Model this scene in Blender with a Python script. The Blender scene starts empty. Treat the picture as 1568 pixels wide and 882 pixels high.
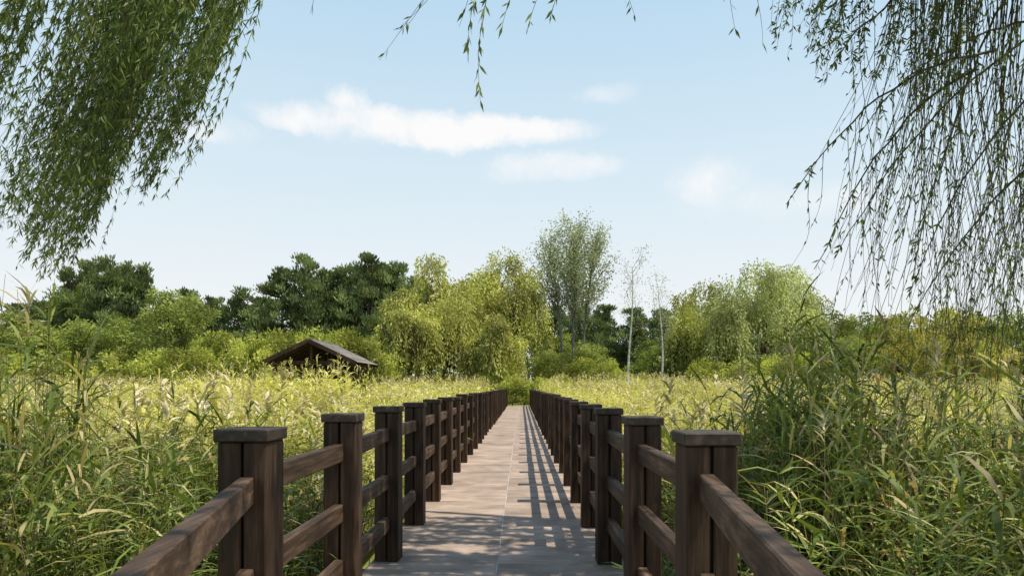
import bpy, math
import numpy as np
from mathutils import Vector
rng = np.random.default_rng(11)
scene = bpy.context.scene
TAU = 2*math.pi

# ------------------------------------------------------------------ helpers
def norm(v):
    return v/np.maximum(np.linalg.norm(v, axis=-1, keepdims=True), 1e-9)

class Acc:
    def __init__(s): s.q=[]; s.m=[]; s.r=[]
    def add(s, quads, mat=0, rnd=None):
        quads = np.asarray(quads, dtype=np.float32).reshape(-1,4,3)
        n = len(quads)
        if n == 0: return
        if rnd is None: rnd = rng.random(n)
        rnd = np.broadcast_to(np.asarray(rnd, dtype=np.float32), (n,))
        s.q.append(quads); s.m.append(np.full(n, mat, dtype=np.int32)); s.r.append(rnd)
    def mesh(s, name, mats):
        q = np.concatenate(s.q); m = np.concatenate(s.m); r = np.concatenate(s.r)
        n = len(q)
        me = bpy.data.meshes.new(name)
        me.vertices.add(4*n); me.vertices.foreach_set('co', q.reshape(-1))
        me.loops.add(4*n); me.loops.foreach_set('vertex_index', np.arange(4*n, dtype=np.int32))
        me.polygons.add(n); me.polygons.foreach_set('loop_start', np.arange(0,4*n,4,dtype=np.int32))
        for mt in mats: me.materials.append(mt)
        me.polygons.foreach_set('material_index', m)
        me.update(calc_edges=True)
        a = me.attributes.new('rnd','FLOAT','FACE'); a.data.foreach_set('value', r.astype(np.float32))
        return me
    def obj(s, name, mats, loc=(0,0,0), link=True):
        o = bpy.data.objects.new(name, s.mesh(name, mats)); o.location = loc
        if link: scene.collection.objects.link(o)
        return o

def tube(pts, rad, sides=6):
    pts = np.asarray(pts, float); rad = np.asarray(rad, float)
    t = norm(np.gradient(pts, axis=0))
    ref = np.array([0.,0.,1.]) if abs(t[:,2]).mean() < .9 else np.array([1.,0.,0.])
    a = norm(np.cross(t, ref)); b = np.cross(t, a)
    ang = np.arange(sides)/sides*TAU
    ring = pts[:,None]+rad[:,None,None]*(a[:,None]*np.cos(ang)[None,:,None]+b[:,None]*np.sin(ang)[None,:,None])
    nx = np.roll(ring, -1, axis=1)
    return np.stack([ring[:-1], nx[:-1], nx[1:], ring[1:]], axis=2).reshape(-1,4,3)

def leaves(P, D, L, W):
    P = np.asarray(P,float); n=len(P)
    D = norm(np.asarray(D,float)); L=np.broadcast_to(L,(n,))[:,None]; W=np.broadcast_to(W,(n,))[:,None]
    S = norm(np.cross(D, rng.normal(size=(n,3))))
    m = P+D*L*.42
    return np.stack([P, m+S*W/2, P+D*L, m-S*W/2], axis=1)

def blades(P, az, el0, droop, L, W, seg=3):
    n=len(P); prof=np.array([.5,1,.7,.04]) if seg==3 else np.array([.6,1,.04])
    p=np.array(P,float); side=np.stack([-np.sin(az),np.cos(az),rng.normal(0,.25,n)],1)
    out=[]; prev=p.copy()
    for k in range(seg):
        el=el0-droop*((k+.4)/seg)**1.2
        d=np.stack([np.cos(el)*np.cos(az),np.cos(el)*np.sin(az),np.sin(el)],1)
        nxt=prev+d*(L/seg)[:,None]
        w0=(W*prof[k]/2)[:,None]; w1=(W*prof[k+1]/2)[:,None]
        out.append(np.stack([prev-side*w0, prev+side*w0, nxt+side*w1, nxt-side*w1],1))
        prev=nxt
    return np.concatenate(out)

def cbox(c, R, s, b=.004):
    h=np.array(s,float)/2; b=min(b,h.min()*.4); Q=[]
    for a in range(3):
        u,v=(a+1)%3,(a+2)%3
        for sg in (-1,1):
            f=[]
            for (i,j) in ((-1,-1),(1,-1),(1,1),(-1,1)):
                p=np.zeros(3); p[a]=sg*h[a]; p[u]=i*(h[u]-b); p[v]=j*(h[v]-b); f.append(p)
            Q.append(f)
    for a in range(3):
        u,v=(a+1)%3,(a+2)%3
        for i in (-1,1):
            for j in (-1,1):
                f=[]
                for (e,w) in ((-1,0),(1,0),(1,1),(-1,1)):
                    p=np.zeros(3); p[a]=e*(h[a]-b)
                    p[u]=i*(h[u]-(b if w else 0)); p[v]=j*(h[v]-(0 if w else b)); f.append(p)
                Q.append(f)
    for i in (-1,1):
        for j in (-1,1):
            for k in (-1,1):
                p0=np.array([i*h[0],j*(h[1]-b),k*(h[2]-b)]);p1=np.array([i*(h[0]-b),j*h[1],k*(h[2]-b)]);p2=np.array([i*(h[0]-b),j*(h[1]-b),k*h[2]])
                Q.append([p0,p1,p2,p2])
    return np.array(Q)@np.array(R,float)+np.array(c,float)
I3=np.eye(3)
def beam(p0,p1,w,h,b=.004):
    p0=np.array(p0,float);p1=np.array(p1,float);d=p1-p0;L=np.linalg.norm(d);y=d/L
    x=np.cross(y,[0,0,1.]); x/=np.linalg.norm(x); z=np.cross(x,y)
    return cbox((p0+p1)/2,np.array([x,y,z]),(w,L,h),b)

# ------------------------------------------------------------------ materials
def new_mat(name):
    m=bpy.data.materials.new(name); m.use_nodes=True
    nt=m.node_tree; nt.nodes.clear()
    return m,nt,nt.nodes.new('ShaderNodeOutputMaterial')
def N(nt,t,**k):
    n=nt.nodes.new(t)
    for a,b in k.items(): setattr(n,a,b)
    return n
def ramp(nt,stops):
    r=nt.nodes.new('ShaderNodeValToRGB'); e=r.color_ramp.elements
    while len(e)<len(stops): e.new(.5)
    for i,(p,c) in enumerate(stops): e[i].position=p; e[i].color=(*c,1)
    return r
def leaf_mat(name, stops, transl=.35, nscale=.5, var=.35, gloss=0.0, tint=(1.25,1.25,.65), inst=0.0):
    m,nt,out=new_mat(name); lk=nt.links.new
    at=N(nt,'ShaderNodeAttribute',attribute_name='rnd')
    fac=at.outputs['Fac']
    if inst>0:
        oi=N(nt,'ShaderNodeObjectInfo')
        a=N(nt,'ShaderNodeMath',operation='MULTIPLY_ADD'); lk(oi.outputs['Random'],a.inputs[0]); a.inputs[1].default_value=inst
        s=N(nt,'ShaderNodeMath',operation='MULTIPLY'); lk(fac,s.inputs[0]); s.inputs[1].default_value=1-inst
        lk(s.outputs[0],a.inputs[2]); fac=a.outputs[0]
    r=ramp(nt,stops); lk(fac,r.inputs[0])
    geo=N(nt,'ShaderNodeNewGeometry')
    no=N(nt,'ShaderNodeTexNoise'); no.inputs['Scale'].default_value=nscale; no.inputs['Detail'].default_value=0
    lk(geo.outputs['Position'],no.inputs['Vector'])
    mr=N(nt,'ShaderNodeMapRange'); lk(no.outputs[0],mr.inputs[0]); mr.inputs[1].default_value=.3; mr.inputs[2].default_value=.7
    mr.inputs[3].default_value=1-var; mr.inputs[4].default_value=1+var
    mu=N(nt,'ShaderNodeVectorMath',operation='SCALE'); lk(r.outputs[0],mu.inputs[0]); lk(mr.outputs[0],mu.inputs['Scale'])
    if gloss>0:
        p=N(nt,'ShaderNodeBsdfPrincipled'); lk(mu.outputs[0],p.inputs['Base Color']); p.inputs['Roughness'].default_value=.5
        p.inputs['Specular IOR Level'].default_value=gloss
    else:
        p=N(nt,'ShaderNodeBsdfDiffuse'); lk(mu.outputs[0],p.inputs['Color'])
    t2=N(nt,'ShaderNodeVectorMath',operation='MULTIPLY'); lk(mu.outputs[0],t2.inputs[0]); t2.inputs[1].default_value=tint
    tr=N(nt,'ShaderNodeBsdfTranslucent'); lk(t2.outputs[0],tr.inputs['Color'])
    mx=N(nt,'ShaderNodeMixShader'); mx.inputs[0].default_value=transl
    lk(p.outputs[0],mx.inputs[1]); lk(tr.outputs[0],mx.inputs[2]); lk(mx.outputs[0],out.inputs[0])
    return m
def wood_mat(name, c0, c1, c2, scale=(30,3,30), rough=.65, bump=.3):
    m,nt,out=new_mat(name); lk=nt.links.new
    geo=N(nt,'ShaderNodeNewGeometry')
    at=N(nt,'ShaderNodeAttribute',attribute_name='rnd')
    off=N(nt,'ShaderNodeVectorMath',operation='SCALE'); off.inputs[0].default_value=(17,31,23); lk(at.outputs['Fac'],off.inputs['Scale'])
    ad=N(nt,'ShaderNodeVectorMath',operation='ADD'); lk(geo.outputs['Position'],ad.inputs[0]); lk(off.outputs[0],ad.inputs[1])
    mp=N(nt,'ShaderNodeMapping'); mp.inputs['Scale'].default_value=scale; lk(ad.outputs[0],mp.inputs[0])
    no=N(nt,'ShaderNodeTexNoise'); no.inputs['Scale'].default_value=1; no.inputs['Detail'].default_value=6; no.inputs['Roughness'].default_value=.68; lk(mp.outputs[0],no.inputs['Vector'])
    r=ramp(nt,[(.28,c0),(.5,c1),(.74,c2)]); lk(no.outputs[0],r.inputs[0])
    big=N(nt,'ShaderNodeTexNoise'); big.inputs['Scale'].default_value=1.9; big.inputs['Detail'].default_value=5; lk(ad.outputs[0],big.inputs['Vector'])
    m1=N(nt,'ShaderNodeMapRange'); lk(big.outputs[0],m1.inputs[0]); m1.inputs[1].default_value=.3;m1.inputs[2].default_value=.7;m1.inputs[3].default_value=.62;m1.inputs[4].default_value=1.28
    m2=N(nt,'ShaderNodeMapRange'); lk(at.outputs['Fac'],m2.inputs[0]); m2.inputs[3].default_value=.75;m2.inputs[4].default_value=1.2
    mm=N(nt,'ShaderNodeMath',operation='MULTIPLY'); lk(m1.outputs[0],mm.inputs[0]); lk(m2.outputs[0],mm.inputs[1])
    mu=N(nt,'ShaderNodeVectorMath',operation='SCALE'); lk(r.outputs[0],mu.inputs[0]); lk(mm.outputs[0],mu.inputs['Scale'])
    p=N(nt,'ShaderNodeBsdfPrincipled'); lk(mu.outputs[0],p.inputs['Base Color']); p.inputs['Roughness'].default_value=rough
    p.inputs['Specular IOR Level'].default_value=.22
    b=N(nt,'ShaderNodeBump'); b.inputs['Strength'].default_value=bump; b.inputs['Distance'].default_value=.004; lk(no.outputs[0],b.inputs['Height']); lk(b.outputs[0],p.inputs['Normal'])
    lk(p.outputs[0],out.inputs[0])
    return m

M_post=wood_mat('stained_post_wood',(.018,.010,.006),(.046,.026,.015),(.115,.068,.042),(30,30,2.2),bump=.7)
M_rail=wood_mat('stained_rail_wood',(.024,.014,.009),(.068,.041,.026),(.18,.118,.078),(30,2.2,30),bump=.7)
M_cap=wood_mat('weathered_cap_wood',(.026,.019,.014),(.052,.038,.028),(.11,.088,.066),(22,5,22),bump=.5)
M_deck=wood_mat('deck_board',(.28,.205,.155),(.40,.30,.235),(.49,.385,.31),(5,40,20),rough=.85,bump=.15)
M_bark=wood_mat('bark',(.05,.042,.03),(.11,.09,.07),(.18,.155,.125),(12,12,3),rough=.9)
M_twig=wood_mat('willow_twig',(.05,.042,.025),(.10,.085,.05),(.16,.135,.08),(12,12,3),rough=.8)
M_pale=wood_mat('pale_bark',(.35,.34,.31),(.55,.54,.5),(.7,.69,.65),(6,6,9),rough=.8)
M_gbark=wood_mat('grey_bark',(.15,.145,.13),(.23,.22,.20),(.30,.29,.26),(6,6,3),rough=.9)
M_roof=wood_mat('roof_shingle',(.12,.105,.09),(.22,.195,.165),(.32,.29,.25),(9,9,9),rough=.9)
M_joint=wood_mat('joint_sealant',(.42,.38,.33),(.52,.47,.41),(.58,.54,.48),(9,9,9),rough=.9)

M_reedn=leaf_mat('reed_green',[(0,(.048,.08,.018)),(.4,(.13,.175,.036)),(.70,(.29,.31,.085)),(.84,(.47,.41,.19)),(1,(.32,.19,.115))],.3,.8,.4,gloss=.2,inst=.18)
M_reedf=leaf_mat('reed_yellow_green',[(0,(.30,.31,.075)),(.45,(.55,.53,.16)),(.8,(.74,.66,.28)),(1,(.76,.64,.36))],.33,.22,.28,inst=.3)
M_plume=leaf_mat('reed_plume',[(0,(.36,.30,.17)),(1,(.66,.58,.38))],.2)
M_willn=leaf_mat('willow_leaf',[(0,(.065,.105,.028)),(.6,(.155,.205,.055)),(1,(.33,.37,.15))],.42,.9,.25,gloss=.3)
M_willf=leaf_mat('willow_crown_leaf',[(0,(.22,.245,.065)),(.5,(.43,.435,.125)),(1,(.64,.61,.24))],.32,.35,.38)
M_willp=leaf_mat('pale_willow_leaf',[(0,(.24,.27,.11)),(.5,(.42,.45,.19)),(1,(.60,.61,.30))],.32,.35,.33)
M_pine=leaf_mat('pine_needle',[(0,(.085,.12,.055)),(.6,(.185,.23,.09)),(1,(.34,.375,.15))],.2,.4,.4)
M_broad=leaf_mat('broad_leaf',[(0,(.125,.16,.05)),(.6,(.27,.31,.09)),(1,(.44,.46,.15))],.35,.4,.42)
M_shrub=leaf_mat('shrub_leaf',[(0,(.18,.215,.05)),(.6,(.37,.395,.09)),(1,(.56,.55,.17))],.35,.4,.38)
M_yel=leaf_mat('yellowing_leaf',[(0,(.20,.22,.06)),(.5,(.39,.37,.10)),(1,(.55,.45,.15))],.3,.3,.38)
M_grey=leaf_mat('poplar_leaf',[(0,(.21,.25,.13)),(.5,(.35,.385,.23)),(1,(.51,.53,.35))],.3,.4,.25)

def ground_mat():
    m,nt,out=new_mat('marsh_ground'); lk=nt.links.new
    geo=N(nt,'ShaderNodeNewGeometry')
    a=N(nt,'ShaderNodeTexNoise'); a.inputs['Scale'].default_value=.6; a.inputs['Detail'].default_value=8; lk(geo.outputs['Position'],a.inputs['Vector'])
    r=ramp(nt,[(.3,(.06,.07,.02)),(.5,(.14,.16,.045)),(.7,(.25,.26,.09))]); lk(a.outputs[0],r.inputs[0])
    p=N(nt,'ShaderNodeBsdfDiffuse'); lk(r.outputs[0],p.inputs['Color'])
    b=N(nt,'ShaderNodeBump'); b.inputs['Strength'].default_value=.6; b.inputs['Distance'].default_value=.1; lk(a.outputs[0],b.inputs['Height']); lk(b.outputs[0],p.inputs['Normal'])
    lk(p.outputs[0],out.inputs[0]); return m

# ------------------------------------------------------------------ ground
def gz(y):
    return np.interp(y,[-50,10,60,90,2000],[-.9,-.9,-.1,0,0])
xs=np.concatenate([np.linspace(-1500,-120,10),np.linspace(-100,100,41),np.linspace(120,1500,10)])
ys=np.concatenate([np.linspace(-300,-20,6),np.linspace(-10,100,45),np.linspace(130,2500,12)])
X,Y=np.meshgrid(xs,ys); Z=gz(Y)+.03*np.sin(X*1.3)*np.cos(Y*.9)
G=np.stack([X,Y,Z],-1)
me=bpy.data.meshes.new('ground'); ny,nx=X.shape
me.from_pydata(G.reshape(-1,3).tolist(),[],[(j*nx+i,j*nx+i+1,(j+1)*nx+i+1,(j+1)*nx+i) for j in range(ny-1) for i in range(nx-1)])
me.materials.append(ground_mat()); me.shade_smooth()
scene.collection.objects.link(bpy.data.objects.new('ground',me))

# ------------------------------------------------------------------ boardwalk
CX=-.19; LX=-1.08; RX=.70
A=Acc(); y=-1.2; pitch=.30
while y<50:
    t=np.clip((2.6-y)/3.2,0,1)
    xl=-1.2+.5*t; xr=.82-.2*t
    for a,b in ((xl,CX-.006),(CX+.006,xr)):
        A.add(cbox(((a+b)/2,y+pitch/2,-.02+rng.normal(0,.0005)),I3,(b-a,pitch-.003,.04),.0015),0,.25+.5*rng.random())
    y+=pitch
A.add(cbox((CX,24.4,-.014),I3,(.0105,51.2,.024),.001),2,.5)
for x in (-.95,CX-.25,CX+.25,.55):
    A.add(beam((x,2.8,-.12),(x,50,-.12),.08,.155),1,rng.random())
for yy in np.arange(1.3,50,2.8):
    A.add(cbox((CX,yy,-.265),I3,(1.5,.12,.12)),1,rng.random())
    for x in (-.8,.42):
        A.add(cbox((x,yy,-.78),I3,(.14,.14,.9)),1,rng.random())
A.obj('boardwalk',[M_deck,M_post,M_joint])

def railing(side):
    A=Acc(); X0=LX if side<0 else RX; H=1.245 if side<0 else 1.225
    ysr=2.72+1.42*np.arange(34) if side<0 else 2.62+1.42*np.arange(34)
    pos=[(X0,y) for y in ysr]
    near=(-.47,.22) if side<0 else (.385,.22)
    pos=[near]+pos
    for i,(x,y) in enumerate(pos):
        x+=rng.normal(0,.008); h=H+rng.normal(0,.009); y+=rng.normal(0,.01)
        w=.19; g=.013; hw=(w-g)/2
        r=rng.random(); bot=-.35
        zc=(h-.05+bot)/2; hh=h-.05-bot
        a=rng.normal(0,.012); R=np.array([[math.cos(a),math.sin(a),0],[-math.sin(a),math.cos(a),0],[0,0,1.]])
        for sx in (-1,1):
            o_=R[0]*sx*(g/2+hw/2)
            A.add(cbox((x+o_[0],y+o_[1],zc),R,(hw,w+sx*.003,hh),.006),0,(r+.35*(sx>0))%1)
        A.add(cbox((x,y,zc),R,(g-.002,w-.06,hh-.004),.001),0,r)
        A.add(cbox((x,y,h-.025+.001),R,(.213,.213,.048),.005),2,rng.random())
    for i in range(len(pos)-1):
        p0,p1=np.array(pos[i]),np.array(pos[i+1]); d=(p1-p0)/np.linalg.norm(p1-p0)
        a=p0+d*.0855; b=p1-d*.0855
        for z in (1.01,.655,.315):
            dz=rng.normal(0,.006)
            A.add(beam((a[0],a[1],z+dz),(b[0],b[1],z+rng.normal(0,.008)),.055,.105,.005),1,rng.random())
    return A.obj('wooden_railing',[M_post,M_rail,M_cap])
railing(-1); railing(1)

# ------------------------------------------------------------------ reeds (instanced)
def reed_proto(name,mats,n,H,rad,nl,wmul=1.0,plume=.15,lm=1.0,deadst=.1,seg=3,t0=.28):
    A=Acc()
    for i in range(n):
        a=rng.random()*TAU; r=rad*math.sqrt(rng.random()); bx,by=r*math.cos(a),r*math.sin(a)
        h=H*rng.uniform(.70,1.05); ln=rng.normal(0,.08,2); k=4 if seg==3 else 3
        t=np.linspace(0,1,k)
        pts=np.stack([bx+ln[0]*h*t**1.6,by+ln[1]*h*t**1.6,h*t],1)
        dead=rng.random()<deadst
        A.add(tube(pts,.0055*(1-.7*t),3),0,(.9 if dead else .55)+.1*rng.random())
        m=nl; tt=np.sort(rng.uniform(t0,1,m))
        P=np.stack([np.interp(tt,t,pts[:,j]) for j in range(3)],1)
        az=rng.random()*TAU+np.arange(m)*math.pi+rng.normal(0,.7,m)
        L=rng.uniform(.20,.42,m)*(1.1-.3*tt)*H/2*lm; W=rng.uniform(.012,.025,m)*wmul
        q=blades(P,az,rng.uniform(.25,1.05,m),rng.uniform(.2,1.7,m),L,W,seg)
        rr=np.clip(rng.random()*.4+rng.random(m)*.4+.1*(1-tt),0,.85)
        if dead: rr=.9+.1*rng.random(m)
        rr[rng.random(m)<.06]=.95
        A.add(q,0,np.tile(rr,seg))
        if rng.random()<plume:
            nn=14 if seg==3 else 7; top=pts[-1]; P=np.tile(top,(nn,1))+np.stack([np.zeros(nn),np.zeros(nn),rng.uniform(-.02,.16,nn)],1)
            az=rng.normal(0.8,.9,nn)
            A.add(blades(P,az,rng.uniform(.7,1.3,nn),rng.uniform(.6,1.6,nn),rng.uniform(.08,.17,nn),np.full(nn,.014*wmul),seg),1,np.tile(rng.random(nn),seg))
    return A.obj(name,mats,link=False)
def coll(name,objs):
    c=bpy.data.collections.new(name)
    for o in objs: c.objects.link(o)
    return c
C_near=coll('reed_plants_near',[reed_proto('reed_clump',[M_reedn,M_plume],9,2.0,.27,18,plume=.05,wmul=1.1,deadst=.13) for _ in range(7)])
C_far=coll('reed_plants_field',[reed_proto('reed_tuft',[M_reedf,M_plume],9,2.0,.50,8,2.0,plume=.20,lm=1.2,seg=2,t0=.5) for _ in range(6)])

def scatter(name,P,rot,scl,col):
    me=bpy.data.meshes.new(name); me.vertices.add(len(P)); me.vertices.foreach_set('co',P.astype(np.float32).reshape(-1))
    for nm,v in (('rot',rot),('scl',scl)):
        a=me.attributes.new(nm,'FLOAT_VECTOR','POINT'); a.data.foreach_set('vector',v.astype(np.float32).reshape(-1))
    o=bpy.data.objects.new(name,me); scene.collection.objects.link(o)
    g=bpy.data.node_groups.new(name+'_scatter','GeometryNodeTree')
    g.interface.new_socket('Geometry',in_out='INPUT',socket_type='NodeSocketGeometry')
    g.interface.new_socket('Geometry',in_out='OUTPUT',socket_type='NodeSocketGeometry')
    gi=g.nodes.new('NodeGroupInput'); go=g.nodes.new('NodeGroupOutput'); ip=g.nodes.new('GeometryNodeInstanceOnPoints')
    ci=g.nodes.new('GeometryNodeCollectionInfo'); ci.inputs['Collection'].default_value=col
    ci.inputs['Separate Children'].default_value=True; ci.inputs['Reset Children'].default_value=True
    ar=g.nodes.new('GeometryNodeInputNamedAttribute'); ar.data_type='FLOAT_VECTOR'; ar.inputs['Name'].default_value='rot'
    sc=g.nodes.new('GeometryNodeInputNamedAttribute'); sc.data_type='FLOAT_VECTOR'; sc.inputs['Name'].default_value='scl'
    er=g.nodes.new('FunctionNodeEulerToRotation')
    L=g.links.new
    L(gi.outputs[0],ip.inputs['Points']); L(ci.outputs[0],ip.inputs['Instance']); ip.inputs['Pick Instance'].default_value=True
    L(ar.outputs['Attribute'],er.inputs[0]); L(er.outputs[0],ip.inputs['Rotation']); L(sc.outputs['Attribute'],ip.inputs['Scale'])
    L(ip.outputs[0],go.inputs[0])
    md=o.modifiers.new('scatter','NODES'); md.node_group=g
    return o
def jgrid(x0,x1,y0,y1,s):
    a,b=np.meshgrid(np.arange(x0,x1,s),np.arange(y0,y1,s)); p=np.stack([a.ravel(),b.ravel()],1)
    return p+rng.uniform(-.5,.5,p.shape)*s
def place(name,p,top,col,w=1.0,var=(.84,1.12)):
    z=gz(p[:,1]); n=len(p)
    sz=(top-z)/2.0*rng.uniform(*var,n)
    rot=np.stack([rng.normal(0,.06,n),rng.normal(0,.06,n),rng.random(n)*TAU],1)
    scl=np.stack([np.full(n,w)*rng.uniform(.85,1.15,n)]*2+[sz],1)
    scatter(name,np.column_stack([p,z]),rot,scl,col)

def ntop(p):
    x,y=p[:,0],p[:,1]
    L=np.interp(x,[-6,-4.2,-3.2,-2.2,-1.6],[1.34,1.32,1.24,1.06,.65])
    R=np.interp(x,[1.1,1.5,2.2,3.3,5,8],[.65,.95,1.2,1.22,1.25,1.3])
    R=np.where((y<4)&(x>1.8),np.minimum(R,1.15),R)
    R=R+.66*np.exp(-((x-2.35)**2/.30+(y-5.4)**2/1.3))
    t=np.where(x<0,L,R)
    t=np.where((x/y<-.69)&(y>3.4)&(y<5.4),2.15,t)
    f=np.clip((y-7)/4,0,1)
    far=.62+(y-6)*.03
    return t*(1-f)+far*f
p=jgrid(-12,12,1.2,12.5,.42)
p=p[((p[:,0]<-1.62)|(p[:,0]>1.25))&(np.abs(p[:,0])<p[:,1]*.80+1.6)]
p=p[~((p[:,1]<2.6)&(np.abs(p[:,0])<2.2))]
fade=rng.random(len(p))<np.clip((p[:,1]-5.2)/4,0,1)
extra=np.column_stack([rng.normal(2.35,.30,36),rng.normal(5.4,.6,36)])
pn=np.concatenate([p[~fade],extra])
place('reed_plants',pn,ntop(pn),C_near)
pf=p[fade]; pf=pf[(pf[:,0]<-2.0)|(pf[:,0]>1.62)]
q=jgrid(-46,50,12,62,.86)
q=q[((q[:,0]<-2.1)|(q[:,0]>1.75))&(np.abs(q[:,0])<q[:,1]*.80+2.5)]
q=q[~((q[:,0]>-13.2)&(q[:,0]<-8)&(q[:,1]>=33.5)&(q[:,1]<39.5))]
qt=.82+(q[:,1]-12)*.029+.12*np.sin(q[:,0]*.35)*np.cos(q[:,1]*.27)
hut=(q[:,0]>-15)&(q[:,0]<-7)&(q[:,1]>27)&(q[:,1]<33.5)
qt=np.where(hut,2.1,qt)
place('reed_bed',np.concatenate([pf,q]),np.concatenate([ntop(pf),qt]),C_far,1.2,(.86,1.12))

# ------------------------------------------------------------------ trees
def limb(A,p,d,L,r,depth,mat,tips,n=3,spread=.55,up=.15,sides=5,shrink=.68,thin=.58):
    p=np.array(p,float); d=norm(np.array(d,float)); k=5
    pts=[p]
    for i in range(k-1):
        d=norm(d+rng.normal(0,.09,3)+np.array([0,0,up*.3])); pts.append(pts[-1]+d*L/(k-1))
    pts=np.array(pts); A.add(tube(pts,np.linspace(r,r*.6,k),sides),mat,rng.random())
    if depth==0: tips.append(pts[-1]); tips.append(pts[2]); return
    for j in range(n):
        nd=norm(d+rng.normal(0,spread,3)+np.array([0,0,up]))
        limb(A,pts[-1] if j<n-1 else pts[3],nd,L*shrink*rng.uniform(.8,1.15),r*thin,depth-1,mat,tips,n,spread,up,max(3,sides-1),shrink,thin)

def crown(A,c,rx,rz,ncl,nleaf,ls,mat,flat=.75,rc=(.14,.27),lo=-.75):
    c=np.array(c,float)
    lob=norm(rng.normal(size=(7,3))); la=rng.uniform(-.28,.22,7)
    for i in range(ncl):
        d=norm(rng.normal(size=3))
        if d[2]<lo: d[2]=abs(d[2])*.5; d=norm(d)
        rr=(.35+.6*rng.random()**.5)*(1+np.sum(la*np.clip(lob@d,0,1)**3))
        cc=c+d*np.array([rx,rx,rz])*rr
        R=rx*rng.uniform(*rc)
        v=norm(rng.normal(size=(nleaf,3)))*R*(rng.random((nleaf,1))**.45)*np.array([1,1,flat])
        D=norm(v+rng.normal(0,R*.5,(nleaf,3)))
        base=rng.random()
        s=rng.uniform(.7,1.3,nleaf)*ls
        A.add(leaves(cc+v,D,s,s*.55),mat,np.clip(.55*base+.45*rng.random(nleaf),0,1))

def broad_mesh(name,H,R,lm,ls=.26,ncl=70,nleaf=100,zc=.6,rz=.42):
    A=Acc(); tips=[]
    limb(A,(0,0,-.3),(0,0,1),H*.38,H*.022,2,0,tips,3,.5,.25,7)
    crown(A,(0,0,H*zc),R,H*rz,ncl,nleaf,ls,1)
    return A.mesh(name,[M_bark,lm])
def pine_mesh(name,H,R):
    A=Acc(); t=np.linspace(0,1,8)
    tr=np.stack([.25*np.sin(t*4),.2*np.cos(t*3),H*.97*t-.3],1); A.add(tube(tr,.22*(1-.85*t)+.02,7),0,.5)
    for z in np.linspace(H*.26,H*.98,17):
        f=(z/H-.28)/.7; rad=R*(1-.72*max(f,0)**1.5)*rng.uniform(.65,1.22)
        for j in range(6 if f<.85 else 3):
            a=rng.random()*TAU; l=rad*rng.uniform(.45,1)
            e=np.array([l*math.cos(a),l*math.sin(a),z+l*rng.uniform(.05,.5)]); s=np.array([np.interp(z,tr[:,2],tr[:,0]),np.interp(z,tr[:,2],tr[:,1]),z])
            A.add(tube([s,(s+e)/2+[0,0,-.1],e],[.06,.045,.02],4),0,.5)
            for q in (.6,1):
                c=s+(e-s)*q; n=60; R2=R*rng.uniform(.10,.20)
                v=norm(rng.normal(size=(n,3)))*R2*rng.random((n,1))**.5*np.array([1,1,.7])
                A.add(leaves(c+v,norm(v+[0,0,.5]),rng.uniform(.22,.40,n),.12),1,np.clip(.6*rng.random()+.4*rng.random(n),0,1))
    return A.mesh(name,[M_bark,M_pine])
def willow_mesh(name,H,R,lm,strands=420,per=30,low=.12,dens=1.0,nl=12):
    A=Acc(); tips=[]
    limb(A,(0,0,-.3),(.08,0,1),H*.32,H*.028,2,0,tips,4,.55,.35,7,.75)
    la=np.arange(nl)/nl*TAU*2.618+rng.normal(0,.3,nl); lr=R*np.sqrt((np.arange(nl)+.3)/nl)*.78; lz=H*rng.uniform(.66,1.0,nl)*(1-.16*(lr/R))
    lz[0]=H; lr[0]*=.3; lrad=R*rng.uniform(.24,.42,nl)
    for i in range(strands):
        k=rng.integers(nl); a=rng.random()*TAU; u=math.sqrt(rng.random()); r=lrad[k]*u
        ox=lr[k]*math.cos(la[k]); oy=lr[k]*math.sin(la[k])
        x=ox+r*math.cos(a); y=oy+r*math.sin(a)
        z=lz[k]-(u**2.2)*lrad[k]*.8-rng.random()*lrad[k]*.6
        rad=math.hypot(x,y)/R
        L=min(z-H*low*rng.uniform(.5,2.2),H*rng.uniform(.12,.42)*(.6+.5*rad))
        if L<.5: continue
        t=np.linspace(0,1,per)+rng.normal(0,.02,per); out=np.array([math.cos(a),math.sin(a)])
        off=.16*L*t[:,None]**.6*out*1.2
        P=np.column_stack([x+off[:,0]+rng.normal(0,.15,per),y+off[:,1]+rng.normal(0,.15,per),z-L*t])
        D=np.column_stack([rng.normal(0,.5,per)+out[0]*.3,rng.normal(0,.5,per)+out[1]*.3,-np.ones(per)])
        b=rng.random()
        A.add(leaves(P,D,rng.uniform(.24,.42,per),rng.uniform(.09,.15,per)),1,np.clip(.65*b+.35*rng.random(per),0,1))
    for k in range(nl):
        n=int(300*dens); v=norm(rng.normal(size=(n,3)))*lrad[k]*rng.random((n,1))**.35*np.array([1,1,.65])
        c=np.array([lr[k]*math.cos(la[k]),lr[k]*math.sin(la[k]),lz[k]-lrad[k]*.6])
        A.add(leaves(c+v,np.column_stack([v[:,0],v[:,1],rng.normal(-.5,.6,n)*lrad[k]]),rng.uniform(.22,.38,n),.13),1,np.clip(.3+.6*rng.random(n),0,1))
    return A.mesh(name,[M_bark,lm])

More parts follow.
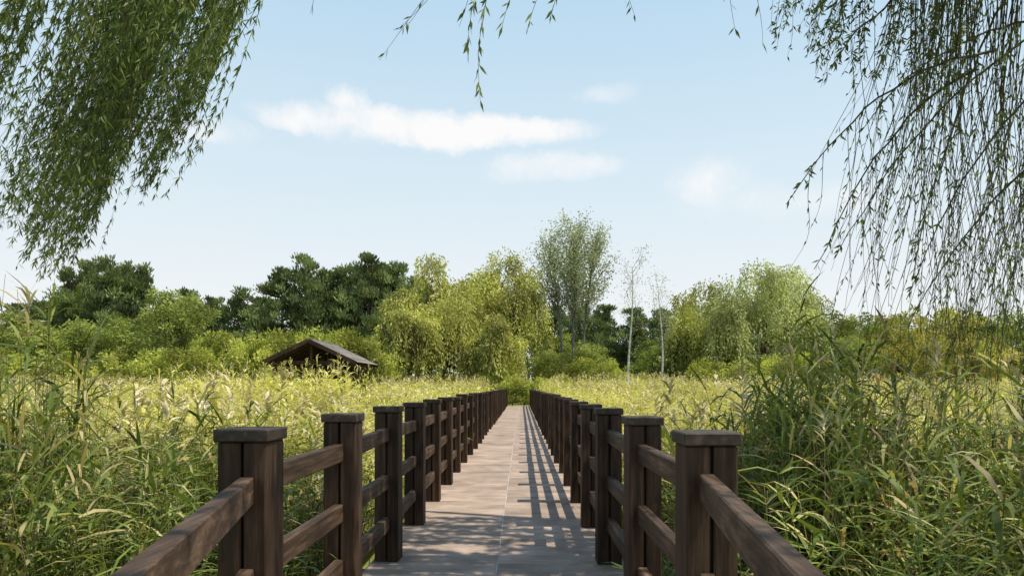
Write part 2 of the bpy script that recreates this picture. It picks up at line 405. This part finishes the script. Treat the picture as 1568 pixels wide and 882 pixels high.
pm=[pine_mesh('pine_tree',10,3.4) for _ in range(4)]
bm=[broad_mesh('broadleaf_tree',9,3.6,M_broad) for _ in range(3)]
sm=[broad_mesh('shrub',4,2.6,M_shrub,.2,55,100,.5,.5) for _ in range(2)]
ym=[broad_mesh('yellowing_tree',6,3.0,M_yel,.22,55,100,.55,.48) for _ in range(2)]
def put(name,me,x,y,H0,H,wx=None):
    o=bpy.data.objects.new(name,me); z=float(gz(y)); s=(H-z)/H0
    o.location=(x,y,z); o.scale=(wx or s,wx or s,s); o.rotation_euler=(0,0,rng.random()*TAU)
    scene.collection.objects.link(o); return o
def wx(b,d): return (b-798)/1045*d
def wz(e,d): return 1.4+(592-e)/1045*d
for b,d,top,w in [(95,84,446,1.2),(112,76,420,1.1),(135,80,408,1.15),(160,74,402,1.1),(185,78,412,1.15),(212,76,414,1.1),(30,80,470,1.2),(60,84,465,1.1),
                   (430,80,418,1.25),(470,78,400,1.2),(520,80,416,1.3),(566,79,398,1.3),(608,82,410,1.3),(640,84,430,1.4),(498,86,420,1.3),(545,86,414,1.3),(590,86,412,1.3)]:
    put('pine_tree',pm[rng.integers(4)],wx(b,d),d,10,wz(top,d),w)
for b,top in [(250,470),(280,460),(310,452),(335,458),(368,450),(400,458),(850,470),(890,478),(930,468),(975,475),(1010,482),(1040,478)]:
    put('pine_tree',pm[rng.integers(4)],wx(b,96)+rng.normal(0,.5),96+rng.normal(0,2),10,wz(top,96),1.3)
for b,d,top,w in [(265,58,445,.95),(125,60,490,1.0),(60,57,500,1.0),(190,62,480,1.0),(10,55,480,1.0),(865,70,515,.8),(1010,66,520,.8),(1110,68,500,.9),(905,60,530,.6),(840,60,535,.5)]:
    put('broadleaf_tree',bm[rng.integers(3)],wx(b,d),d,9,wz(top,d),w)
for b,d,top,w in [(330,54,503,1.0),(380,52,510,1.0),(430,54,500,1.0),(480,52,502,1.0),(530,50,500,1.0),(290,50,528,1.0),(235,50,535,1.0),(170,52,535,1.0),(560,50,515,.9),(100,50,540,1),(40,50,540,1),(-10,52,530,1),
                   (890,58,545,.7),(930,56,550,.7),(1080,56,548,.9),(1130,54,552,.9),(1190,55,540,1.),(1240,54,535,1.)]:
    put('shrub',sm[rng.integers(2)],wx(b,d),d,4,wz(top,d),w)
for b,d,top,w in [(1270,62,482,1.1),(1320,64,485,1.2),(1370,60,478,1.1),(1425,62,482,1.1),(1480,58,484,1.1),(1530,60,478,1.2),(1580,58,482,1.1),(1300,55,515,1.),(1400,54,515,1.),(1500,52,518,1.),(1345,66,480,1.1),(1455,66,480,1.1)]:
    if rng.random()<.5: put('yellowing_tree',ym[rng.integers(2)],wx(b,d),d,6,wz(top,d),w)
    else: put('broadleaf_tree',bm[rng.integers(3)],wx(b,d),d,9,wz(top,d),w*.85)

def wil(b,d,top,R,strands=420,low=.12,lm=M_willf,dens=1.,nl=12):
    z=float(gz(d)); H=wz(top,d)-z
    o=bpy.data.objects.new('willow_tree',willow_mesh('willow_tree',H,R,lm,strands,30,low,dens,nl)); o.location=(wx(b,d),d,z); scene.collection.objects.link(o)
wil(658,58,388,4.6,680,nl=14); wil(772,66,382,5.3,780,nl=16,dens=1.3); wil(757,55,480,2.7,280,.15); wil(622,55,440,2.7,280); wil(712,60,430,3.6,300)
wil(1160,62,398,6.0,620,.2,M_willp,1.,16); wil(1205,66,405,4.2,280,.25,M_willp,.8); wil(1078,64,430,3.4,280,.15)

# tall airy poplar: three stems fanning into a rounded, see-through crown
A=Acc(); px_=wx(876,66); zc=wz(402,66); rx=4.9; rz=5.0
stems=[]
for bx,tx in ((-.8,-2.3),(.1,.2),(.9,2.4)):
    t=np.linspace(0,1,10)[:,None]; s=np.array([bx,0,-.3]); e=np.array([tx,rng.normal(0,.6),zc+rz*.55-abs(tx)*.5])
    pts=s+(e-s)*t; pts[:,0]=bx+(tx-bx)*t[:,0]**2; A.add(tube(pts,.15*(1-.85*t[:,0])+.02,6),0,rng.random()); stems.append(pts)
for i in range(290):
    d=norm(rng.normal(size=3)); r=rng.random()**.42*rng.uniform(.85,1.03); tgt=np.array([d[0]*rx*r,d[1]*rx*r,zc+d[2]*rz*r])
    if tgt[2]<zc: tgt[:2]*=.5+.5*np.clip((tgt[2]-(zc-rz))/rz,0,1)
    s=stems[int(np.argmin([abs(tgt[0]-q_[-1,0])+rng.random()*2.5 for q_ in stems]))]; z0=max(3.5,tgt[2]-rng.uniform(1.5,4)); b=np.array([np.interp(z0,s[:,2],s[:,j]) for j in range(3)])
    m=(b+tgt)/2+np.array([(tgt[0]-b[0])*.15,(tgt[1]-b[1])*.15,-.3]); t=np.linspace(0,1,6)[:,None]
    pts=(1-t)**2*b+2*t*(1-t)*m+t*t*tgt; A.add(tube(pts,np.linspace(.035,.010,6),3),0,rng.random())
    n=int(54*rng.uniform(.4,1.5)); tt=rng.uniform(.45,1.05,n)[:,None]; P=(1-tt)**2*b+2*tt*(1-tt)*m+tt*tt*tgt+rng.normal(0,.32,(n,3))
    A.add(leaves(P,rng.normal(size=P.shape),rng.uniform(.13,.25,n),.14),1,np.clip(.6*rng.random()+.4*rng.random(n),0,1))
A.obj('poplar_tree',[M_gbark,M_grey],(px_,66,0))
def slim(b,d,top):
    A=Acc(); tips=[]; H=wz(top,d)-float(gz(d)); t=np.linspace(0,1,9)
    tr=np.stack([.18*np.sin(t*5+b),.1*np.cos(t*4),H*t-.2],1); A.add(tube(tr,.095*(1-.85*t)+.01,7),0,.5)
    for z in np.linspace(H*.48,H*.97,15):
        a=rng.random()*TAU; p=(np.interp(z,tr[:,2],tr[:,0]),np.interp(z,tr[:,2],tr[:,1]),z)
        limb(A,p,(math.cos(a)*.7,math.sin(a)*.7,1),H*.10,.016,1,1,tips,3,.4,.3,3)
    T=np.array(tips); n=6; P=np.repeat(T,n,0)+rng.normal(0,.28,(len(T)*n,3))
    A.add(leaves(P,rng.normal(size=P.shape),rng.uniform(.1,.18,len(P)),.07),2)
    A.obj('birch_tree',[M_pale,M_gbark,M_grey],(wx(b,d),d,float(gz(d))))
slim(965,52,405); slim(1011,53,440)

# distant woods
A=Acc()
for x in np.arange(-125,126,3.6):
    yy=118+rng.normal(0,5)+abs(x)*.05; h=rng.uniform(8.5,12)
    A.add(tube([(x,yy,-.3),(x,yy,h*.5)],[.2,.12],4),0,.5)
    crown(A,(x,yy,h*.52),3.2,h*.5,20,80,.45,1,rc=(.25,.4))
A.obj('distant_tree_line',[M_bark,M_broad])

for x,y,h,r in [(-.6,51.5,2.3,1.7),(1.3,52,2.1,1.5),(3.1,53,2.3,1.5),(-2.6,53,2.6,1.6),(.3,51.8,2.0,1.5)]:
    put('shrub',sm[rng.integers(2)],x,y,4,h,.62)
A=Acc()
for x in np.arange(-54,58,1.7):
    h=rng.uniform(2.3,4.0); crown(A,(x,63.5+rng.normal(0,1),h*.45),1.6,h*.55,14,75,.24,0,rc=(.25,.42))
A.obj('undergrowth_bushes',[M_broad])

# ------------------------------------------------------------------ timber pavilion
A=Acc(); x0=-10.6; y0=34.; L=5.2; zr=3.72; ze=2.60; hw=2.35
for sx in (-1,1):
    e=np.array([x0+sx*hw,0,ze]); r=np.array([x0,0,zr]); d=norm(e-r)
    nrm=np.array([sx*abs(d[2]),0,abs(d[0])])
    nrow=9
    for k in range(nrow):
        c=r+(e-r)*((k+.5)/nrow)+nrm*(.03+.012)
        ax=norm(d+nrm*.05); az=norm(np.cross(ax,[0,1,0]))
        A.add(cbox((c[0],y0+L/2,c[2]),np.array([ax,[0,1,0],az]),(np.linalg.norm(e-r)/nrow+.03,L,.03)),0,rng.random())
    for yy in (y0-.03,y0+L+.03):
        A.add(beam((x0+sx*.02,yy,zr-.03),(x0+sx*(hw+.03),yy,ze-.03),.06,.2),1,rng.random())
    for yy in np.arange(y0+.5,y0+L,.7):
        A.add(beam((x0+sx*.03,yy,zr-.1),(x0+sx*(hw-.05),yy,ze-.1),.07,.09),1,rng.random())
    A.add(beam((x0+sx*(hw-.5),y0+.2,ze-.08),(x0+sx*(hw-.5),y0+L-.2,ze-.08),.14,.16),1,rng.random())
    for yy in (y0+.5,y0+L/2,y0+L-.5):
        A.add(cbox((x0+sx*(hw-.5),yy,1.0),I3,(.18,.18,3.0)),1,rng.random())
    A.add(beam((x0+sx*(hw-.5),y0+.6,.9),(x0+sx*(hw-.5),y0+L-.6,.9),.08,.1),1,rng.random())
for yy in (y0+.5,y0+L/2,y0+L-.5):
    A.add(beam((x0-hw+.5,yy,ze+.02),(x0+hw-.5,yy,ze+.02),.12,.2),1,rng.random())
    A.add(cbox((x0,yy,(ze+zr)/2),I3,(.12,.12,zr-ze-.25)),1,rng.random())
for k,xx in enumerate(np.arange(x0-1.9,x0+1.9,.2)):
    top=zr-.22-abs(xx-x0)*(zr-ze)/hw
    A.add(cbox((xx,y0+L-.35,top/2),I3,(.19,.03,top)),1,rng.random())
A.add(beam((x0,y0-.05,zr+.05),(x0,y0+L+.05,zr+.05),.22,.1),0,.3)
A.add(cbox((x0,y0+L/2,-.45),I3,(2*hw,L,.12)),1,.4)
A.obj('timber_pavilion',[M_roof,M_post])

# ------------------------------------------------------------------ near willows (hanging withies)
def strand(A,p0,L,lean,leafstep=.03,leaf=(.07,.11),start=.0,curl=.12,r=.0032,lm=1,w=.15,spread=.42,k=12):
    t=np.linspace(0,1,k); ph=rng.random()*TAU; f1=rng.uniform(2.5,6)
    wob=curl*L*.12
    pts=np.column_stack([p0[0]+lean[0]*L*t**1.3+wob*(np.sin(t*f1+ph)-math.sin(ph))*t,p0[1]+lean[1]*L*t**1.3+wob*np.cos(t*3.3+ph)*t,p0[2]-L*t])
    A.add(tube(pts,r*(1.15-.75*t),3),0,rng.random())
    n=int(L*(1-start)/leafstep)
    if n<1: return
    tt=start+(1-start)*rng.random(n)
    tt=np.clip(tt+.02*np.sin(tt*L*40),0,1)
    P=np.stack([np.interp(tt,t,pts[:,j]) for j in range(3)],1)
    D=np.column_stack([rng.normal(lean[0]*.8,spread,n),rng.normal(lean[1],spread,n),-rng.uniform(.55,1.1,n)])
    ll=rng.uniform(*leaf,n)*(1-.25*tt); b=rng.random()
    A.add(leaves(P,D,ll,ll*w),lm,np.clip(.5*b+.5*rng.random(n),0,1))
def trunk(A,x,y,H,dirs):
    t=np.linspace(0,1,9); tr=np.stack([x+.25*np.sin(t*3),y+.2*np.sin(t*4),-1+(H+1)*t],1)
    A.add(tube(tr,.33*(1-.45*t),12),2,.4)
    for d in dirs:
        s=tr[-1]; e=np.array(d); m=(s+e)/2+[0,0,1.0]
        q=np.linspace(0,1,9)[:,None]; pts=(1-q)**2*s+2*q*(1-q)*m+q*q*e
        pts+=rng.normal(0,.05,pts.shape)*np.sin(q*math.pi)
        A.add(tube(pts,np.linspace(.15,.03,9),7),2,.5)

A=Acc(); trunk(A,-8.6,6.2,5.2,[(-3.2,7.6,7.6),(-4.2,6.2,7.0),(-5.5,8,7.6),(-7,4,7.6),(-10,8,7.5),(-6,3,7.2),(-9,3,7.4)])
gl=[rng.uniform(-.84,-.45) for _ in range(42)]+[-.70,-.69,-.705,-.67,-.73,-.655,-.745,-.68,-.71,-.64,-.56,-.575,-.69,-.70]
for gi_,ug in enumerate(gl):
    yg=rng.uniform(5.4,8.0); lg=rng.uniform(-.48,-.28); extra_=abs(rng.normal(0,.30)) if gi_<42 else 0.
    for i in range(rng.integers(4,9)):
        y=yg+rng.normal(0,.12); u=ug+rng.normal(0,.011)
        low=np.interp(u,[-.80,-.76,-.735,-.715,-.69,-.66,-.62,-.58,-.55,-.52,-.49,-.46,-.42],[.33,.28,.22,.15,.16,.23,.28,.29,.26,.29,.39,.48,.54])
        zb=1.4+low*y+extra_+abs(rng.normal(0,.22)); z0=1.4+.60*y+rng.uniform(.2,.8); L=z0-zb
        if L<.3: continue
        lean=(lg+rng.normal(0,.03),rng.normal(0,.05)); x0_=u*y-lean[0]*L
        strand(A,(x0_,y,z0),L,lean,.021,(.08,.13),.05,.3,w=.17)
for i in range(90):
    x=rng.uniform(-9,-3.2); y=rng.uniform(1.5,5.5); z0=rng.uniform(6.6,7.6); zb=max(1.4+.6*y+.2,rng.uniform(4,5.5)) if x/y>-.85 else rng.uniform(2.5,4.5)
    strand(A,(x,y,z0),z0-zb,(-.15,0),.05)
A.obj('willow_tree',[M_twig,M_willn,M_bark])

A=Acc(); trunk(A,8.2,5.2,5.4,[(3.6,6.2,7.2),(4.6,4.6,7.0),(2.2,7.4,7.8),(.2,5.2,6.6),(6.5,8,7.4),(9.5,8,7.4),(6,2,7.2),(10,3,7.2),(-.6,4.6,5.6)])
for i in range(185):
    y=rng.uniform(4.8,7.6); u=.49+.28*rng.random()**.7
    low=np.interp(u,[.44,.49,.53,.57,.62,.68,.78],[.28,.17,.06,.01,-.03,-.05,-.06])
    zb=1.4+low*y+abs(rng.normal(0,.42)); z0=1.4+.6*y+rng.uniform(.1,.9); L=z0-zb
    lean=(rng.uniform(-.22,.04),rng.normal(0,.05)); x0_=u*y-lean[0]*L
    leafy=rng.random()
    strand(A,(x0_,y,z0),L,lean,.045+.25*leafy,(.05,.10),.1,.7,r=.0044,w=.22,k=16)
for i in range(75):
    y=rng.uniform(4.8,6.6); u=rng.uniform(.36,.64); zb=1.4+np.interp(u,[.35,.39,.46,.64],[.53,.48,.43,.40])*y+abs(rng.normal(0,.2)); z0=1.4+.6*y+.3
    lean=(rng.uniform(-.35,-.1),0); L=z0-zb
    if L>.1: strand(A,(u*y-lean[0]*L,y,z0),L,lean,.024,(.05,.09),.0,.6,w=.26,spread=.8)
for s,e,sag in [((3.9,5.6,4.15),(2.15,5.5,2.9),.35),((3.6,5.4,3.9),(2.3,5.3,2.35),.3),((4.5,5.6,4.4),(2.6,5.6,2.5),.4),((4.4,5.2,4.1),(3.0,5.2,2.0),.3),((4.6,5.8,4.5),(2.9,5.9,3.6),.3),((4.5,5.5,3.4),(3.1,5.4,1.9),.2),((3.4,5.5,4.6),(2.35,5.4,3.9),.15),((4.4,5.4,4.6),(4.0,5.3,1.9),.2),((4.2,5.7,4.9),(3.3,5.8,2.4),.3)]:
    s=np.array(s);e=np.array(e); m=(s+e)/2+[-.1,0,sag+.2]; q_=np.linspace(0,1,16)[:,None]
    pts=(1-q_)**2*s+2*q_*(1-q_)*m+q_*q_*e; pts+=np.cumsum(rng.normal(0,.012,pts.shape),0); A.add(tube(pts,np.linspace(.012,.003,16),4),0,.4)
    n=50; tt=rng.beta(2.2,1.2,n); P=np.stack([np.interp(tt,q_[:,0],pts[:,j]) for j in range(3)],1)
    ll=rng.uniform(.05,.09,n); A.add(leaves(P,np.column_stack([rng.normal(-.3,.5,n),rng.normal(0,.4,n),-rng.uniform(.3,1,n)]),ll,ll*.24),1)
    for j in range(9):
        t=rng.uniform(.15,.9); p_=[np.interp(t,q_[:,0],pts[:,c]) for c in range(3)]
        strand(A,p_,rng.uniform(.3,1.3),(rng.uniform(-.3,.1),0),.08,(.05,.08),.1,.9,r=.003,w=.24)
for x,zb,y,st,ln in [(-.28,3.45,5,.03,-.06),(-.36,3.78,5,.022,-.1),(-.12,3.98,5,.03,-.2),(.2,4.08,5,.03,-.12),(.83,4.12,5,.03,.15),(.05,4.1,5.2,.05,-.3),(-.5,4.02,5,.1,-.3),(-1.0,3.80,5,.11,-.6),(-.85,4.05,5,.12,-.5),(-1.5,4.12,5,.1,-.1),(1.62,3.98,5,.08,.2),(1.75,3.9,5,.06,.1),(-.95,4.0,5,.1,-.8),(-.33,4.05,5,.05,-.2)]:
    L=4.75-zb; strand(A,(x-ln*L,y,4.75),L,(ln,0),st,(.08,.13),.1,.3,w=.22)
# overhead crown that shades the start of the walk
for i in range(260):
    y=rng.uniform(-1.0,7.0); x=rng.uniform(-.5,8.0); z0=rng.uniform(7.0,8.2)
    zb=max(1.4+.60*y+.3,rng.uniform(4.6,6.2))
    if z0-zb<.4: continue
    strand(A,(x,y,z0),z0-zb,(-.08,0),.055,(.14,.20),.0,.2,w=.32,k=5)
for i in range(210):
    y=rng.uniform(4.0,6.8); x=rng.uniform(1.6,4.6); z0=rng.uniform(6.6,7.6); zb=1.4+.58*y+.25+rng.random()*.7
    if z0-zb<.3: continue
    strand(A,(x,y,z0),z0-zb,(-.08,0),.030,(.14,.19),.0,.2,w=.36,k=5)
A.obj('willow_tree',[M_twig,M_willn,M_bark])

# ------------------------------------------------------------------ light & sky
el=math.radians(62); azs=math.radians(98)
v=Vector((math.cos(el)*math.sin(azs),math.cos(el)*math.cos(azs),math.sin(el)))
sl=bpy.data.lights.new('sun','SUN'); sl.energy=5.0; sl.angle=math.radians(.5); sl.color=(1,.93,.79)
so=bpy.data.objects.new('sun',sl); so.rotation_euler=v.to_track_quat('Z','Y').to_euler(); scene.collection.objects.link(so)
w=bpy.data.worlds.new('World'); scene.world=w; w.use_nodes=True; nt=w.node_tree; nt.nodes.clear(); lk=nt.links.new
out=N(nt,'ShaderNodeOutputWorld'); bg=N(nt,'ShaderNodeBackground'); bg.inputs[1].default_value=.12; lk(bg.outputs[0],out.inputs[0])
sky=N(nt,'ShaderNodeTexSky',sky_type='NISHITA'); sky.sun_disc=False; sky.sun_elevation=el; sky.sun_rotation=azs; sky.air_density=1.0; sky.dust_density=1.2; sky.ozone_density=1.5
tc=N(nt,'ShaderNodeTexCoord'); sp=N(nt,'ShaderNodeSeparateXYZ'); lk(tc.outputs['Generated'],sp.inputs[0])
def M(op,a,b=None,c=None,clamp=False):
    n=N(nt,'ShaderNodeMath',operation=op,use_clamp=clamp)
    for i,x in enumerate((a,b,c)):
        if x is None: continue
        if isinstance(x,(int,float)): n.inputs[i].default_value=x
        else: lk(x,n.inputs[i])
    return n.outputs[0]
no=N(nt,'ShaderNodeTexNoise'); no.inputs['Scale'].default_value=8; no.inputs['Detail'].default_value=5; no.inputs['Roughness'].default_value=.66; lk(tc.outputs['Generated'],no.inputs['Vector'])
nz=N(nt,'ShaderNodeSeparateXYZ'); lk(no.outputs['Color'],nz.inputs[0])
az=M('ADD',M('ARCTAN2',sp.outputs[0],sp.outputs[1]),M('MULTIPLY',M('SUBTRACT',nz.outputs[0],.5),.18))
ev=M('ADD',M('ARCSINE',sp.outputs[2]),M('MULTIPLY',M('SUBTRACT',nz.outputs[1],.5),.062))
tot=None
for ca,ce,ha,he,st in [(-.18,.358,.15,.018,1.0),(-.05,.358,.13,.019,.95),(-.235,.380,.035,.018,.95),(.06,.308,.075,.016,.6),(.275,.275,.050,.028,.65),(.37,.250,.12,.020,.45),(-.43,.33,.055,.012,.45),(.13,.405,.05,.012,.35)]:
    u=M('DIVIDE',M('SUBTRACT',az,ca),ha); q2=M('DIVIDE',M('SUBTRACT',ev,ce),he)
    d=M('MULTIPLY_ADD',u,u,M('MULTIPLY',q2,q2))
    k=M('MULTIPLY',M('SUBTRACT',1,M('MULTIPLY',d,.42),clamp=True),st)
    tot=k if tot is None else M('MAXIMUM',tot,k)
mask=M('MULTIPLY',tot,M('MULTIPLY_ADD',nz.outputs[2],2.3,-.26),clamp=True)
sm_=N(nt,'ShaderNodeMapRange',interpolation_type='SMOOTHSTEP'); lk(mask,sm_.inputs[0]); sm_.inputs[1].default_value=.02; sm_.inputs[2].default_value=.85
hz=ramp(nt,[(0,(.80,.80,.79)),(.12,(.76,.79,.80)),(.3,(.61,.73,.80)),(.5,(.44,.62,.77)),(1,(.13,.27,.55))]); lk(sp.outputs[2],hz.inputs[0])
hs=N(nt,'ShaderNodeVectorMath',operation='SCALE'); lk(hz.outputs[0],hs.inputs[0]); hs.inputs['Scale'].default_value=10.0
m1=N(nt,'ShaderNodeMix',data_type='RGBA'); m1.inputs['Factor'].default_value=.90; lk(sky.outputs[0],m1.inputs['A']); lk(hs.outputs[0],m1.inputs['B'])
m2=N(nt,'ShaderNodeMix',data_type='RGBA'); lk(sm_.outputs[0],m2.inputs['Factor']); lk(m1.outputs['Result'],m2.inputs['A']); m2.inputs['B'].default_value=(8.1,8.1,8.1,1)
lk(m2.outputs['Result'],bg.inputs[0])
w.cycles.sampling_method='MANUAL'; w.cycles.sample_map_resolution=256

# ------------------------------------------------------------------ camera
cam=bpy.data.cameras.new('camera'); co=bpy.data.objects.new('camera',cam); scene.collection.objects.link(co)
co.location=(0,0,1.4); co.rotation_euler=(math.radians(90),0,0); cam.lens=24; cam.sensor_width=36
cam.shift_y=.0963; cam.shift_x=-.009; cam.clip_end=5000; cam.clip_start=.05
scene.camera=co
scene.view_settings.view_transform='Standard'; scene.view_settings.look='None'; scene.view_settings.exposure=0
